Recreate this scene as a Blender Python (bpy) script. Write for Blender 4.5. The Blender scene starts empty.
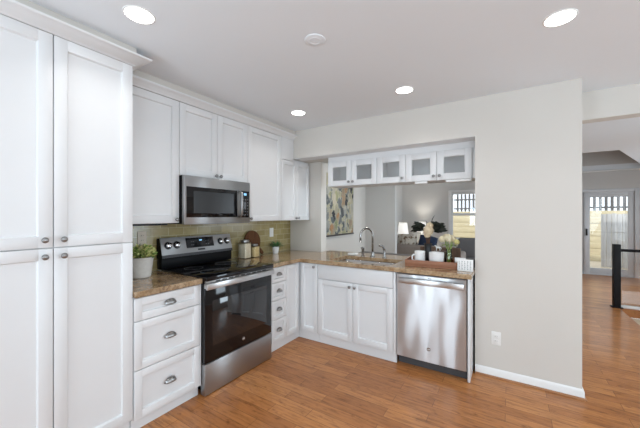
import bpy, bmesh, math, random
from mathutils import Vector, Matrix
random.seed(7)
C = bpy.context.scene
COL = C.collection
R = math.radians
PI = math.pi

# ------------------------------------------------------------------ camera
cam_data = bpy.data.cameras.new('camera')
cam_data.sensor_fit = 'HORIZONTAL'
cam_data.sensor_width = 36.0
cam_data.lens = 300.4 / 640 * 36.0
cam_data.shift_y = 1.2 / 640
cam_data.clip_start = 0.02
cam = bpy.data.objects.new('camera', cam_data)
COL.objects.link(cam)
cam.location = (2.6461, -3.3742, 1.4015)
cam.rotation_euler = (R(90), 0, R(32.4138))
C.camera = cam

# ------------------------------------------------------------------ world, lights, exposure
C.view_settings.view_transform = 'Standard'
C.view_settings.look = 'None'
C.view_settings.exposure = -0.28
C.view_settings.gamma = 1.0
C.view_settings.use_curve_mapping = False
W = bpy.data.worlds.new('world')
C.world = W
W.use_nodes = True
wn = W.node_tree.nodes['Background']
wn.inputs[0].default_value = (0.88, 0.94, 1.0, 1)
wn.inputs[1].default_value = 2.3

def lamp(name, kind, loc, rot, energy, color=(1, 1, 1), size=None, size_y=None, **kw):
    d = bpy.data.lights.new(name, kind)
    d.energy = energy
    d.color = color
    if size is not None:
        if kind == 'AREA':
            d.shape = 'RECTANGLE' if size_y else 'DISK'
            d.size = size
            if size_y:
                d.size_y = size_y
        elif kind in ('POINT', 'SPOT'):
            d.shadow_soft_size = size
    for k, v in kw.items():
        setattr(d, k, v)
    o = bpy.data.objects.new(name, d)
    COL.objects.link(o)
    o.location = loc
    o.rotation_euler = rot
    return o

sun = lamp('sun', 'SUN', (4, 9, 8), (R(48), 0, R(20)), 2.2, (1, .96, .9))
sun.data.angle = R(2)
DAY = (0.70, 0.87, 1.0)
# daylight through the windows behind the camera; the lamps along the right wall are added fill
lamp('daylight_rear', 'AREA', (1.05, -5.18, 1.35), (R(106), 0, 0), 50, DAY, 1.1, 1.7)
lamp('daylight_rear_wide', 'AREA', (4.1, -5.18, 1.35), (R(118), 0, 0), 66, DAY, 2.0, 1.9)
lamp('added_fill_side', 'AREA', (5.88, -2.4, 1.40), (R(114), 0, R(90)), 42, DAY, 2.6, 1.7)  # added fill from the right, no known window there
lamp('added_fill_dining', 'AREA', (5.88, 1.1, 1.40), (R(80), 0, R(90)), 34, DAY, 1.6, 1.7, spread=R(100))  # added out of view to brighten the painting wall
lamp('added_fill_living', 'AREA', (5.88, 3.9, 1.40), (R(74), 0, R(90)), 34, DAY, 2.4, 1.7, spread=R(110))  # added out of view to lift the dark living room

# ------------------------------------------------------------------ materials
def mat(name, color=(.8, .8, .8), rough=.5, metal=0.0, spec=.5, coat=0.0, emit=None, estr=0.0):
    m = bpy.data.materials.new(name)
    m.use_nodes = True
    b = m.node_tree.nodes['Principled BSDF']
    b.inputs['Base Color'].default_value = (*color, 1)
    b.inputs['Roughness'].default_value = rough
    b.inputs['Metallic'].default_value = metal
    b.inputs['Specular IOR Level'].default_value = spec
    if coat:
        b.inputs['Coat Weight'].default_value = coat
        b.inputs['Coat Roughness'].default_value = .08
    if emit:
        b.inputs['Emission Color'].default_value = (*emit, 1)
        b.inputs['Emission Strength'].default_value = estr
    return m

class NT:
    """small helper round a node tree"""
    def __init__(s, m):
        s.t = m.node_tree
        s.b = s.t.nodes['Principled BSDF']
    def n(s, kind, **kw):
        nd = s.t.nodes.new(kind)
        for k, v in kw.items():
            setattr(nd, k, v)
        return nd
    def l(s, a, b):
        s.t.links.new(a, b)
    def coords(s, scale=(1, 1, 1), rot=(0, 0, 0), out='Object'):
        tc = s.n('ShaderNodeTexCoord')
        mp = s.n('ShaderNodeMapping')
        mp.inputs['Scale'].default_value = scale
        mp.inputs['Rotation'].default_value = rot
        s.l(tc.outputs[out], mp.inputs['Vector'])
        return mp.outputs['Vector']
    def noise(s, vec, scale, detail=4, rough=.6):
        nd = s.n('ShaderNodeTexNoise')
        nd.inputs['Scale'].default_value = scale
        nd.inputs['Detail'].default_value = detail
        nd.inputs['Roughness'].default_value = rough
        s.l(vec, nd.inputs['Vector'])
        return nd
    def ramp(s, fac, stops, interp='LINEAR'):
        nd = s.n('ShaderNodeValToRGB')
        cr = nd.color_ramp
        cr.interpolation = interp
        while len(cr.elements) < len(stops):
            cr.elements.new(.5)
        for e, (p, c) in zip(cr.elements, stops):
            e.position = p
            e.color = (*c, 1)
        s.l(fac, nd.inputs['Fac'])
        return nd.outputs['Color']
    def mix(s, fac, a, b, blend='MIX'):
        nd = s.n('ShaderNodeMix', data_type='RGBA', blend_type=blend)
        for i, v in ((0, fac), (6, a), (7, b)):
            if hasattr(v, 'links') or hasattr(v, 'is_output'):
                s.l(v, nd.inputs[i])
            else:
                nd.inputs[i].default_value = v if i == 0 else (*v, 1)
        return nd.outputs[2]
    def bump(s, height, strength=.2, dist=.01):
        nd = s.n('ShaderNodeBump')
        nd.inputs['Strength'].default_value = strength
        nd.inputs['Distance'].default_value = dist
        s.l(height, nd.inputs['Height'])
        s.l(nd.outputs['Normal'], s.b.inputs['Normal'])

def noisy(name, c0, c1, scale, rough=.5, bump=0.0, stretch=(1, 1, 1), **kw):
    m = mat(name, c0, rough, **kw)
    t = NT(m)
    v = t.coords(stretch)
    nz = t.noise(v, scale)
    t.l(t.ramp(nz.outputs['Fac'], [(.3, c0), (.7, c1)]), t.b.inputs['Base Color'])
    if bump:
        t.bump(nz.outputs['Fac'], bump)
    return m

M = {}
M['cab'] = noisy('cabinet_paint', (.75, .755, .76), (.77, .775, .78), 3, .38)
M['wall'] = noisy('wall_paint', (.635, .605, .56), (.65, .62, .575), 2, .75)
M['greywall'] = noisy('living_wall_paint', (.59, .58, .56), (.605, .595, .575), 2, .75)
M['ceil'] = noisy('ceiling_paint', (.80, .84, .875), (.81, .85, .885), 2, .9)
M['trim'] = mat('trim_paint', (.83, .83, .82), .4)
M['nickel'] = mat('satin_nickel', (.30, .295, .29), .28, 1)
M['chrome'] = mat('brushed_faucet_nickel', (.33, .32, .31), .24, 1)
M['black'] = mat('black_enamel', (.005, .005, .006), .35, spec=.1)
M['brightchrome'] = mat('bright_chrome', (.85, .85, .87), .15, 1)
M['blackglass'] = mat('black_glass', (.005, .005, .006), .06, spec=.45)
M['blackplastic'] = mat('black_plastic', (.015, .015, .016), .4)
M['blackmetal'] = mat('black_metal', (.009, .009, .010), .5, spec=.2)
M['white'] = mat('white_ceramic', (.82, .82, .81), .25)
M['whiteplastic'] = mat('white_plastic', (.80, .79, .76), .4)
M['beigeplastic'] = mat('almond_plastic', (.76, .68, .57), .45)
M['darkslot'] = mat('dark_slot', (.03, .03, .03), .6)
M['gasket'] = mat('grey_toe_metal', (.06, .06, .065), .5)
M['concrete'] = noisy('cream_stoneware', (.62, .60, .56), (.70, .68, .64), 30, .8, .15)
M['soil'] = noisy('potting_soil', (.03, .02, .012), (.06, .04, .025), 60, .95)
M['walnut'] = noisy('walnut_board', (.075, .03, .012), (.16, .07, .03), 6, .7, stretch=(1, 12, 1), spec=.2)
M['traywood'] = noisy('reddish_tray_wood', (.22, .085, .04), (.33, .14, .07), 8, .5, stretch=(1, 8, 8))
M['darkwood'] = noisy('dark_table_wood', (.05, .042, .04), (.075, .062, .058), 5, .35, stretch=(1, 10, 1))
M['chairwood'] = noisy('brown_chair_wood', (.085, .045, .025), (.14, .075, .04), 5, .5, stretch=(8, 8, 1))
M['sofa'] = noisy('taupe_sofa_fabric', (.24, .205, .18), (.30, .26, .23), 80, .95, .2)
M['greyfab'] = noisy('blue_grey_fabric', (.16, .165, .175), (.20, .205, .215), 80, .95, .2)
M['navy'] = noisy('navy_fabric', (.012, .022, .05), (.02, .035, .075), 60, .95)
M['oats'] = noisy('rolled_oats', (.84, .72, .50), (.97, .90, .74), 70, .8)
M['pasta'] = noisy('dry_pasta', (.82, .62, .28), (.95, .80, .48), 60, .7)
M['leaf'] = noisy('fresh_leaf', (.09, .19, .03), (.28, .38, .09), 25, .55)
M['leaf2'] = noisy('yellow_green_leaf', (.46, .48, .14), (.70, .70, .32), 25, .55)
M['succ'] = noisy('succulent_leaf', (.05, .15, .05), (.10, .24, .085), 20, .5)
M['darkleaf'] = noisy('dark_magnolia_leaf', (.005, .008, .005), (.016, .02, .012), 20, .5, spec=.25)
M['petal'] = noisy('cream_petal', (.78, .68, .44), (.86, .79, .60), 20, .7)
M['petal2'] = noisy('beige_petal', (.62, .50, .33), (.76, .64, .46), 20, .7)
M['stem'] = mat('green_stem', (.30, .40, .12), .5)
M['brownstem'] = mat('brown_stem', (.10, .05, .03), .7)
M['carpet'] = noisy('beige_carpet', (.55, .45, .32), (.66, .56, .42), 120, .95, .3)
M['card'] = mat('white_card', (.84, .84, .83), .6)
M['ink'] = mat('grey_print', (.42, .42, .43), .7)
M['bulb'] = mat('downlight_lens', (.9, .9, .9), .5, emit=(1, .985, .95), estr=9.0)
M['shade'] = mat('lit_lamp_shade', (.85, .84, .80), .8, emit=(1, .96, .90), estr=.75)
M['ledbar'] = mat('light_diffuser', (.86, .86, .85), .4)
M['clock'] = mat('clock_digits', (.1, .3, .5), .5, emit=(.35, .7, 1.0), estr=1.0)
M['button'] = mat('grey_button', (.10, .10, .105), .5)
M['shoe'] = noisy('oak_shoe_mould', (.30, .13, .055), (.40, .19, .085), 6, .4, stretch=(1, 8, 8))
M['timber'] = noisy('tan_timber', (.53, .45, .29), (.70, .62, .43), 2, .9, .2, stretch=(1, 1, 14))
M['weathered'] = noisy('weathered_fence_wood', (.44, .44, .45), (.62, .62, .63), 3, .9, .2, stretch=(12, 12, 1))
M['darkfence'] = noisy('dark_fence_wood', (.07, .07, .075), (.14, .14, .15), 3, .9)
M['patio'] = noisy('patio_paving', (.55, .48, .38), (.68, .60, .49), 3, .9)
M['doorpaint'] = mat('door_paint', (.62, .64, .66), .4)

def steel(name, c, rough, an=.8, wave=0.0):
    """horizontally brushed steel: reflections smear up and down"""
    m = mat(name, c, rough, 1)
    t = NT(m)
    tg = t.n('ShaderNodeTangent', direction_type='RADIAL', axis='Z')
    t.l(tg.outputs[0], t.b.inputs['Tangent'])
    t.b.inputs['Anisotropic'].default_value = an
    t.b.inputs['Anisotropic Rotation'].default_value = 0.25
    if wave:
        nz = t.noise(t.coords((1, 1, .3)), 4.2, 1, .4)
        t.bump(nz.outputs['Fac'], wave, .05)
    return m
M['steel'] = steel('brushed_steel', (.39, .395, .40), .32)
M['handlesteel'] = steel('polished_handle_steel', (.62, .62, .62), .30)
M['dwsteel'] = steel('dishwasher_steel', (.60, .60, .61), .34, .9, .6)
M['sinksteel'] = mat('sink_steel', (.55, .54, .53), .25, 1)

def glass(name, tint=(1, 1, 1), refl=.10, rough=.02):
    m = bpy.data.materials.new(name)
    m.use_nodes = True
    t = m.node_tree
    t.nodes.remove(t.nodes['Principled BSDF'])
    out = t.nodes['Material Output']
    tr = t.nodes.new('ShaderNodeBsdfTransparent')
    tr.inputs[0].default_value = (*tint, 1)
    gl = t.nodes.new('ShaderNodeBsdfGlossy')
    gl.inputs['Roughness'].default_value = rough
    fr = t.nodes.new('ShaderNodeFresnel')
    fr.inputs['IOR'].default_value = 1.45
    ad = t.nodes.new('ShaderNodeMath')
    ad.operation = 'ADD'
    ad.inputs[1].default_value = refl - .04
    t.links.new(fr.outputs[0], ad.inputs[0])
    mx = t.nodes.new('ShaderNodeMixShader')
    t.links.new(ad.outputs[0], mx.inputs[0])
    t.links.new(tr.outputs[0], mx.inputs[1])
    t.links.new(gl.outputs[0], mx.inputs[2])
    t.links.new(mx.outputs[0], out.inputs['Surface'])
    return m
M['glass'] = glass('clear_glass', (.96, .97, .97), .06)
M['cabglass'] = glass('cabinet_glass', (.95, .95, .95), .08, .06)
def frost(m, k):
    t = m.node_tree
    mx = [n for n in t.nodes if n.type == 'MIX_SHADER'][0]
    df = t.nodes.new('ShaderNodeBsdfDiffuse')
    df.inputs[0].default_value = (.72, .72, .71, 1)
    m2 = t.nodes.new('ShaderNodeMixShader')
    m2.inputs[0].default_value = k
    t.links.new(mx.outputs[0], m2.inputs[1])
    t.links.new(df.outputs[0], m2.inputs[2])
    t.links.new(m2.outputs[0], t.nodes['Material Output'].inputs['Surface'])
frost(M['cabglass'], .16)
M['jarglass'] = glass('jar_glass', (.99, .99, .99), .02)
M['greenglass'] = glass('green_tinted_glass', (.93, .96, .86), .06)

def floor_mat():
    m = mat('oak_plank_floor', (.3, .14, .06), .3)
    t = NT(m)
    v = t.coords()
    br = t.n('ShaderNodeTexBrick')
    br.offset = .37
    br.inputs['Color1'].default_value = (0, 0, 0, 1)
    br.inputs['Color2'].default_value = (1, 1, 1, 1)
    br.inputs['Mortar'].default_value = (.5, .5, .5, 1)
    br.inputs['Scale'].default_value = 1
    br.inputs['Mortar Size'].default_value = .0016
    br.inputs['Mortar Smooth'].default_value = .3
    br.inputs['Brick Width'].default_value = .72
    br.inputs['Row Height'].default_value = .098
    t.l(v, br.inputs['Vector'])
    n1 = t.noise(t.coords((2.2, 17, 1)), 2.4, 6, .65)
    n2 = t.noise(t.coords((5, 9, 1)), 2.6, 4, .6)
    base = t.ramp(br.outputs['Color'], [(0, (.355, .134, .040)), (.5, (.43, .172, .053)), (1, (.495, .212, .071))])
    grain = t.ramp(n1.outputs['Fac'], [(.28, (.45, .36, .28)), (.5, (1, 1, 1)), (.72, (1.25, 1.25, 1.22))])
    c = t.mix(.9, base, grain, 'MULTIPLY')
    knots = t.ramp(n2.outputs['Fac'], [(.27, (.42, .32, .25)), (.42, (1, 1, 1))])
    c = t.mix(.75, c, knots, 'MULTIPLY')
    c = t.mix(br.outputs['Fac'], c, (.14, .055, .02))
    t.l(c, t.b.inputs['Base Color'])
    t.b.inputs['Coat Weight'].default_value = .22
    t.b.inputs['Coat Roughness'].default_value = .13
    t.b.inputs['Specular IOR Level'].default_value = .35
    t.b.inputs['Roughness'].default_value = .36
    t.bump(n1.outputs['Fac'], .06, .004)
    return m
M['floor'] = floor_mat()

def granite_mat():
    m = mat('tan_granite', (.5, .4, .3), .12, coat=.3)
    t = NT(m)
    v = t.coords()
    n1 = t.noise(v, 9, 6, .7)
    n2 = t.noise(v, 55, 4, .7)
    vo = t.n('ShaderNodeTexVoronoi')
    vo.inputs['Scale'].default_value = 75
    t.l(v, vo.inputs['Vector'])
    c = t.ramp(n1.outputs['Fac'], [(.30, (.15, .085, .04)), (.43, (.33, .215, .115)), (.56, (.47, .34, .21)), (.72, (.27, .15, .065))])
    sp = t.ramp(n2.outputs['Fac'], [(.33, (.28, .20, .15)), (.46, (1, 1, 1)), (.60, (1, 1, 1)), (.72, (1.35, 1.3, 1.22))])
    c = t.mix(.85, c, sp, 'MULTIPLY')
    dk = t.ramp(vo.outputs['Distance'], [(.08, (.35, .25, .18)), (.22, (1, 1, 1))])
    c = t.mix(.6, c, dk, 'MULTIPLY')
    t.l(c, t.b.inputs['Base Color'])
    return m
M['granite'] = granite_mat()

def tile_mat():
    m = mat('olive_glass_tile', (.3, .28, .16), .15)
    t = NT(m)
    # the tiled strip lies in the y-z plane: turn y -> texture x and z -> texture y
    tc = t.n('ShaderNodeTexCoord')
    sx = t.n('ShaderNodeSeparateXYZ')
    cx = t.n('ShaderNodeCombineXYZ')
    t.l(tc.outputs['Object'], sx.inputs[0])
    t.l(sx.outputs['Y'], cx.inputs['X'])
    t.l(sx.outputs['Z'], cx.inputs['Y'])
    br = t.n('ShaderNodeTexBrick')
    br.inputs['Color1'].default_value = (.31, .245, .10, 1)
    br.inputs['Color2'].default_value = (.42, .345, .165, 1)
    br.inputs['Mortar'].default_value = (.54, .48, .30, 1)
    br.inputs['Scale'].default_value = 1
    br.inputs['Mortar Size'].default_value = .0022
    br.inputs['Brick Width'].default_value = .15
    br.inputs['Row Height'].default_value = .0715
    t.l(cx.outputs[0], br.inputs['Vector'])
    nz = t.noise(cx.outputs[0], 14, 3)
    c = t.mix(.5, br.outputs['Color'], t.ramp(nz.outputs['Fac'], [(.3, (.8, .8, .8)), (.7, (1.1, 1.1, 1.1))]), 'MULTIPLY')
    t.l(c, t.b.inputs['Base Color'])
    inv = t.n('ShaderNodeMath', operation='SUBTRACT')
    inv.inputs[0].default_value = 1
    t.l(br.outputs['Fac'], inv.inputs[1])
    t.bump(inv.outputs[0], .3, .003)
    return m
M['tile'] = tile_mat()

def painting_mat():
    m = mat('abstract_paint', (.5, .5, .4), .7)
    t = NT(m)
    v = t.coords((1, 5.2, 3.4))
    wn_ = t.noise(t.coords((1, 6, 6)), 1.6, 4, .65)
    vv = t.mix(.95, v, wn_.outputs['Color'], 'ADD')
    vo = t.n('ShaderNodeTexVoronoi', feature='SMOOTH_F1')
    vo.inputs['Scale'].default_value = 1.9
    vo.inputs['Smoothness'].default_value = .35
    t.l(vv, vo.inputs['Vector'])
    sep = t.n('ShaderNodeSeparateColor')
    t.l(vo.outputs['Color'], sep.inputs[0])
    c = t.ramp(sep.outputs[0], [(.12, (.03, .03, .035)), (.24, (.14, .155, .16)), (.36, (.40, .40, .36)), (.47, (.60, .53, .39)),
                                (.58, (.26, .29, .15)), (.68, (.56, .48, .33)), (.80, (.34, .34, .27)), (.95, (.40, .22, .11))])
    n2 = t.noise(t.coords((1, 16, 3)), 1.2, 4, .6)
    c = t.mix(.8, c, t.ramp(n2.outputs['Fac'], [(.34, (.6, .62, .64)), (.5, (1, 1, 1)), (.66, (1.15, 1.1, 1.0))]), 'MULTIPLY')
    t.l(c, t.b.inputs['Base Color'])
    return m
M['painting'] = painting_mat()

def pillow_mat():
    m = mat('floral_cushion', (.6, .55, .47), .95)
    t = NT(m)
    nz = t.noise(t.coords(), 11, 3)
    t.l(t.ramp(nz.outputs['Fac'], [(.40, (.16, .10, .06)), (.47, (.50, .45, .38)), (.6, (.58, .53, .46))]), t.b.inputs['Base Color'])
    return m
M['floral'] = pillow_mat()

# ------------------------------------------------------------------ geometry helpers
class MB:
    def __init__(s):
        s.bm = bmesh.new()
    def _merge(s, b):
        me = bpy.data.meshes.new('tmp')
        b.to_mesh(me)
        b.free()
        s.bm.from_mesh(me)
        bpy.data.meshes.remove(me)
        return s
    def box(s, x0, x1, y0, y1, z0, z1, bev=0.0, seg=2, rot=None):
        b = bmesh.new()
        bmesh.ops.create_cube(b, size=1)
        for v in b.verts:
            v.co = Vector(((x0 + x1) / 2 + v.co.x * (x1 - x0), (y0 + y1) / 2 + v.co.y * (y1 - y0), (z0 + z1) / 2 + v.co.z * (z1 - z0)))
        if bev:
            bmesh.ops.bevel(b, geom=list(b.edges), offset=bev, segments=seg, profile=.5, affect='EDGES')
        if rot:
            bmesh.ops.transform(b, matrix=rot, verts=b.verts)
        return s._merge(b)
    def cyl(s, p0, p1, r0, r1=None, n=20):
        return s.tube([p0, p1], [r0, r0 if r1 is None else r1], n)
    def tube(s, pts, rs, n=14, cap=True):
        pts = [Vector(p) for p in pts]
        if not isinstance(rs, (list, tuple)):
            rs = [rs] * len(pts)
        bm = s.bm
        rings = []
        ref = None
        for i, p in enumerate(pts):
            a = pts[max(i - 1, 0)]
            c = pts[min(i + 1, len(pts) - 1)]
            d = (c - a).normalized()
            if ref is None:
                ref = d.orthogonal().normalized()
            else:
                ref = (ref - d * ref.dot(d)).normalized()
            q = d.cross(ref)
            rings.append([bm.verts.new(p + (ref * math.cos(2 * PI * k / n) + q * math.sin(2 * PI * k / n)) * rs[i]) for k in range(n)])
        for a, c in zip(rings, rings[1:]):
            for k in range(n):
                bm.faces.new((a[k], a[(k + 1) % n], c[(k + 1) % n], c[k]))
        if cap:
            bm.faces.new(rings[0][::-1])
            bm.faces.new(rings[-1])
        return s
    def lathe(s, prof, c=(0, 0, 0), n=24, axis='z', cap=True):
        bm = s.bm
        c = Vector(c)
        rings = []
        for r, z in prof:
            ring = []
            for k in range(n):
                a = 2 * PI * k / n
                u, w = r * math.cos(a), r * math.sin(a)
                p = {'z': (u, w, z), 'y': (u, z, w), 'x': (z, u, w)}[axis]
                ring.append(bm.verts.new(c + Vector(p)))
            rings.append(ring)
        fs = []
        for a, b in zip(rings, rings[1:]):
            for k in range(n):
                fs.append(bm.faces.new((a[k], a[(k + 1) % n], b[(k + 1) % n], b[k])))
        if cap:
            fs.append(bm.faces.new(rings[0][::-1]))
            fs.append(bm.faces.new(rings[-1]))
        bmesh.ops.recalc_face_normals(bm, faces=fs)
        return s
    def ball(s, c, r, seg=16, rings=10):
        b = bmesh.new()
        bmesh.ops.create_uvsphere(b, u_segments=seg, v_segments=rings, radius=1)
        r = r if isinstance(r, (tuple, list)) else (r, r, r)
        for v in b.verts:
            v.co = Vector((c[0] + v.co.x * r[0], c[1] + v.co.y * r[1], c[2] + v.co.z * r[2]))
        return s._merge(b)
    def poly(s, pts, ext):
        """planar polygon extruded along ext"""
        bm = s.bm
        e = Vector(ext)
        a = [bm.verts.new(Vector(p)) for p in pts]
        b = [bm.verts.new(Vector(p) + e) for p in pts]
        n = len(pts)
        fs = [bm.faces.new(a[::-1]), bm.faces.new(b)]
        for k in range(n):
            fs.append(bm.faces.new((a[k], a[(k + 1) % n], b[(k + 1) % n], b[k])))
        bmesh.ops.recalc_face_normals(bm, faces=fs)
        return s
    def sweep(s, sections, closed_profile=True):
        """sections: list of equal-length lists of points; skins them and caps the ends"""
        bm = s.bm
        rs = [[bm.verts.new(Vector(p)) for p in sec] for sec in sections]
        n = len(rs[0])
        fs = []
        for a, b in zip(rs, rs[1:]):
            for k in range(n):
                fs.append(bm.faces.new((a[k], a[(k + 1) % n], b[(k + 1) % n], b[k])))
        fs.append(bm.faces.new(rs[0][::-1]))
        fs.append(bm.faces.new(rs[-1]))
        bmesh.ops.recalc_face_normals(bm, faces=fs)
        return s
    def cells(s, xs, ys, keep, z0, z1):
        """slab made of grid cells (shared corners), top at z1 and underside at z0"""
        b = bmesh.new()
        vs = {}
        def V(i, j):
            if (i, j) not in vs:
                vs[(i, j)] = b.verts.new((xs[i], ys[j], z1))
            return vs[(i, j)]
        for i in range(len(xs) - 1):
            for j in range(len(ys) - 1):
                if keep((xs[i] + xs[i + 1]) / 2, (ys[j] + ys[j + 1]) / 2):
                    b.faces.new((V(i, j), V(i + 1, j), V(i + 1, j + 1), V(i, j + 1)))
        top = list(b.faces)
        r = bmesh.ops.extrude_face_region(b, geom=top)
        for v in [g for g in r['geom'] if isinstance(g, bmesh.types.BMVert)]:
            v.co.z = z0
        bmesh.ops.recalc_face_normals(b, faces=b.faces)
        return s._merge(b)
    def leaf(s, p, d, L, w, up=(0, 0, 1), bend=.25, fold=.15):
        p = Vector(p)
        d = Vector(d).normalized()
        up = Vector(up)
        side = d.cross(up)
        if side.length < 1e-3:
            side = d.orthogonal()
        side.normalize()
        nrm = side.cross(d).normalized()
        bm = s.bm
        rows = []
        for t, k in ((0, .12), (.25, .8), (.55, 1), (.8, .7), (1, .06)):
            c = p + d * (L * t) - nrm * (bend * L * t * t)
            o = side * (w * .5 * k)
            rows.append((bm.verts.new(c - o + nrm * fold * w * k), bm.verts.new(c), bm.verts.new(c + o + nrm * fold * w * k)))
        for a, b in zip(rows, rows[1:]):
            bm.faces.new((a[0], a[1], b[1], b[0]))
            bm.faces.new((a[1], a[2], b[2], b[1]))
        return s
    def build(s, name, m, parent=None, sharp=35, off=None, bevel=None):
        bm = s.bm
        if off is not None:
            bmesh.ops.translate(bm, vec=-Vector(off), verts=bm.verts)
        for f in bm.faces:
            f.smooth = True
        lim = R(sharp)
        for e in bm.edges:
            if len(e.link_faces) == 2:
                try:
                    e.smooth = e.calc_face_angle() < lim
                except ValueError:
                    pass
        me = bpy.data.meshes.new(name)
        bm.to_mesh(me)
        bm.free()
        o = bpy.data.objects.new(name, me)
        if isinstance(m, str):
            m = M[m]
        me.materials.append(m)
        COL.objects.link(o)
        if parent:
            o.parent = parent
        if bevel:
            md = o.modifiers.new('bevel', 'BEVEL')
            md.width = bevel
            md.segments = 3
            md.limit_method = 'ANGLE'
        return o

def tag(o, label, cat, group=None, kind=None):
    o['label'] = label
    o['category'] = cat
    if group:
        o['group'] = group
    if kind:
        o['kind'] = kind
    return o

def thing(name, label, cat, loc=(0, 0, 0), rz=0.0, group=None):
    o = bpy.data.objects.new(name, None)
    o.empty_display_size = .1
    COL.objects.link(o)
    o.location = loc
    o.rotation_euler = (0, 0, rz)
    return tag(o, label, cat, group)

def struct(name, mb, m, parent=None):
    o = mb.build(name, m, parent)
    o['kind'] = 'structure'
    return o

def copy_tree(o, parent=None):
    c = o.copy()
    COL.objects.link(c)
    if parent:
        c.parent = parent
    for ch in o.children:
        copy_tree(ch, c)
    return c

def text_part(name, body, size, m, parent, loc, rot, depth=.0006):
    cu = bpy.data.curves.new(name, 'FONT')
    cu.body = body
    cu.size = size
    cu.extrude = depth
    cu.align_x = 'CENTER'
    cu.align_y = 'CENTER'
    tmp = bpy.data.objects.new(name, cu)
    COL.objects.link(tmp)
    dg = bpy.context.evaluated_depsgraph_get()
    me = bpy.data.meshes.new_from_object(tmp.evaluated_get(dg))
    bpy.data.objects.remove(tmp)
    o = bpy.data.objects.new(name, me)
    me.materials.clear()
    me.materials.append(M[m])
    COL.objects.link(o)
    o.parent = parent
    o.location = loc
    o.rotation_euler = rot
    return o

# ------------------------------------------------------------------ room shell
H = 2.45
YF = 6.05          # far wall of the living room
XR = 5.8           # right wall
YB = -5.1          # wall behind the camera
X0P, X1P = 2.377, 3.106   # pier
YP = -.369         # front of pier and bulkhead
ZB = 2.11          # underside of the bulkhead

fl = MB().cells([-.4, 4.03, 5.0, XR + .1], [YB - .1, .8, 2.86, YF + .15], lambda x, y: not (4.03 < x < 5.0 and .8 < y < 2.86), -.12, 0)
struct('floor', fl, 'floor')
cl = MB().cells([-.4, 3.3, 5.2, XR + .1], [YB - .1, 3.28, YF, YF + .15], lambda x, y: not (3.3 < x < 5.2 and 3.28 < y < YF), H, H + .12)
cl.poly([(4.12, 3.28, H), (5.2, 3.28, H), (5.2, YF, H), (5.16, YF, H)], (0, 0, .12))
struct('ceiling', cl, 'ceil')
w = MB().box(3.2, 3.3, 3.18, YF + .1, H + .12, 3.7).box(5.2, 5.3, 3.18, YF + .1, H + .12, 3.7).box(3.3, 5.2, 3.18, 3.28, H + .12, 3.7).box(3.3, 5.2, YF, YF + .1, H + .12, 3.7).box(3.2, 5.3, 3.18, YF + .1, 3.7, 3.8)
struct('wall_stairwell', w, 'greywall')
struct('wall_left', MB().box(-.12, 0, YB - .1, 2.63, 0, H), 'wall')
struct('wall_living_left', MB().box(-.37, -.25, 2.63, YF, 0, H), 'greywall')
struct('wall_partition', MB().box(-.25, .65, 2.63, 2.75, 0, H), 'greywall')
# far wall with the window and patio door openings
WX0, WX1, WZ0, WZ1 = 1.18, 2.28, .70, 2.05
DX0, DX1, DZ1 = 3.35, 4.98, 2.0
w = MB()
xs = [-.37, WX0, WX1, DX0, DX1, XR + .1]
for a, b, zz in ((-.37, WX0, [(0, H)]), (WX0, WX1, [(0, WZ0), (WZ1, H)]), (WX1, DX0, [(0, H)]), (DX0, DX1, [(DZ1, H)]), (DX1, XR + .1, [(0, H)])):
    for z0, z1 in zz:
        w.box(a, b, YF, YF + .12, z0, z1)
struct('wall_back', w, 'greywall')
# right wall with unseen openings added for the fill lamps, rear wall with two windows (behind the camera)
w = MB()
w.box(XR, XR + .1, YB, -3.7, 0, H).box(XR, XR + .1, -1.1, .3, 0, H).box(XR, XR + .1, 1.9, 2.7, 0, H).box(XR, XR + .1, 5.1, YF, 0, H).box(XR, XR + .1, 2.7, 5.1, 0, .5).box(XR, XR + .1, 2.7, 5.1, 2.3, H).box(XR, XR + .1, .3, 1.9, 0, .5).box(XR, XR + .1, .3, 1.9, 2.3, H).box(XR, XR + .1, -3.7, -1.1, 0, .5).box(XR, XR + .1, -3.7, -1.1, 2.3, H)
struct('wall_right', w, 'wall')
w = MB()
for a, b, z0, z1 in ((0, .5, 0, H), (.5, 1.6, 0, .5), (.5, 1.6, 2.2, H), (1.6, 3.1, 0, H), (3.1, 5.1, 0, .4), (3.1, 5.1, 2.3, H), (5.1, XR, 0, H)):
    w.box(a, b, YB - .1, YB, z0, z1)
struct('wall_rear', w, 'wall')

# pass-through wall: recess wall beside the corner, low wall under the counter, pier, bulkhead
struct('wall_recess', MB().box(0, .52, 0, .132, 0, ZB), 'wall')
struct('wall_low', MB().box(.52, X0P, 0.0, .132, 0, .872), 'wall')
struct('wall_pier', MB().box(X0P, X1P, YP, .132, 0, H), 'wall')
struct('wall_bulkhead', MB().box(.0, X0P, YP, .132, ZB, H), 'wall')
struct('beam', MB().box(X1P, XR, .0, .132, 2.213, H), 'wall')

# soffit filler above the cabinets
struct('trim_1', MB().box(.0, .372, -2.397, YP - .001, 2.394, H).box(0, .345, -2.397, YP - .001, 2.3395, 2.394), 'wall')
struct('trim_2', MB().box(.0, .660, -3.186, -2.398, 2.4035, H).box(0, .616, -3.186, -2.3985, 2.352, 2.4035), 'wall')

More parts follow.
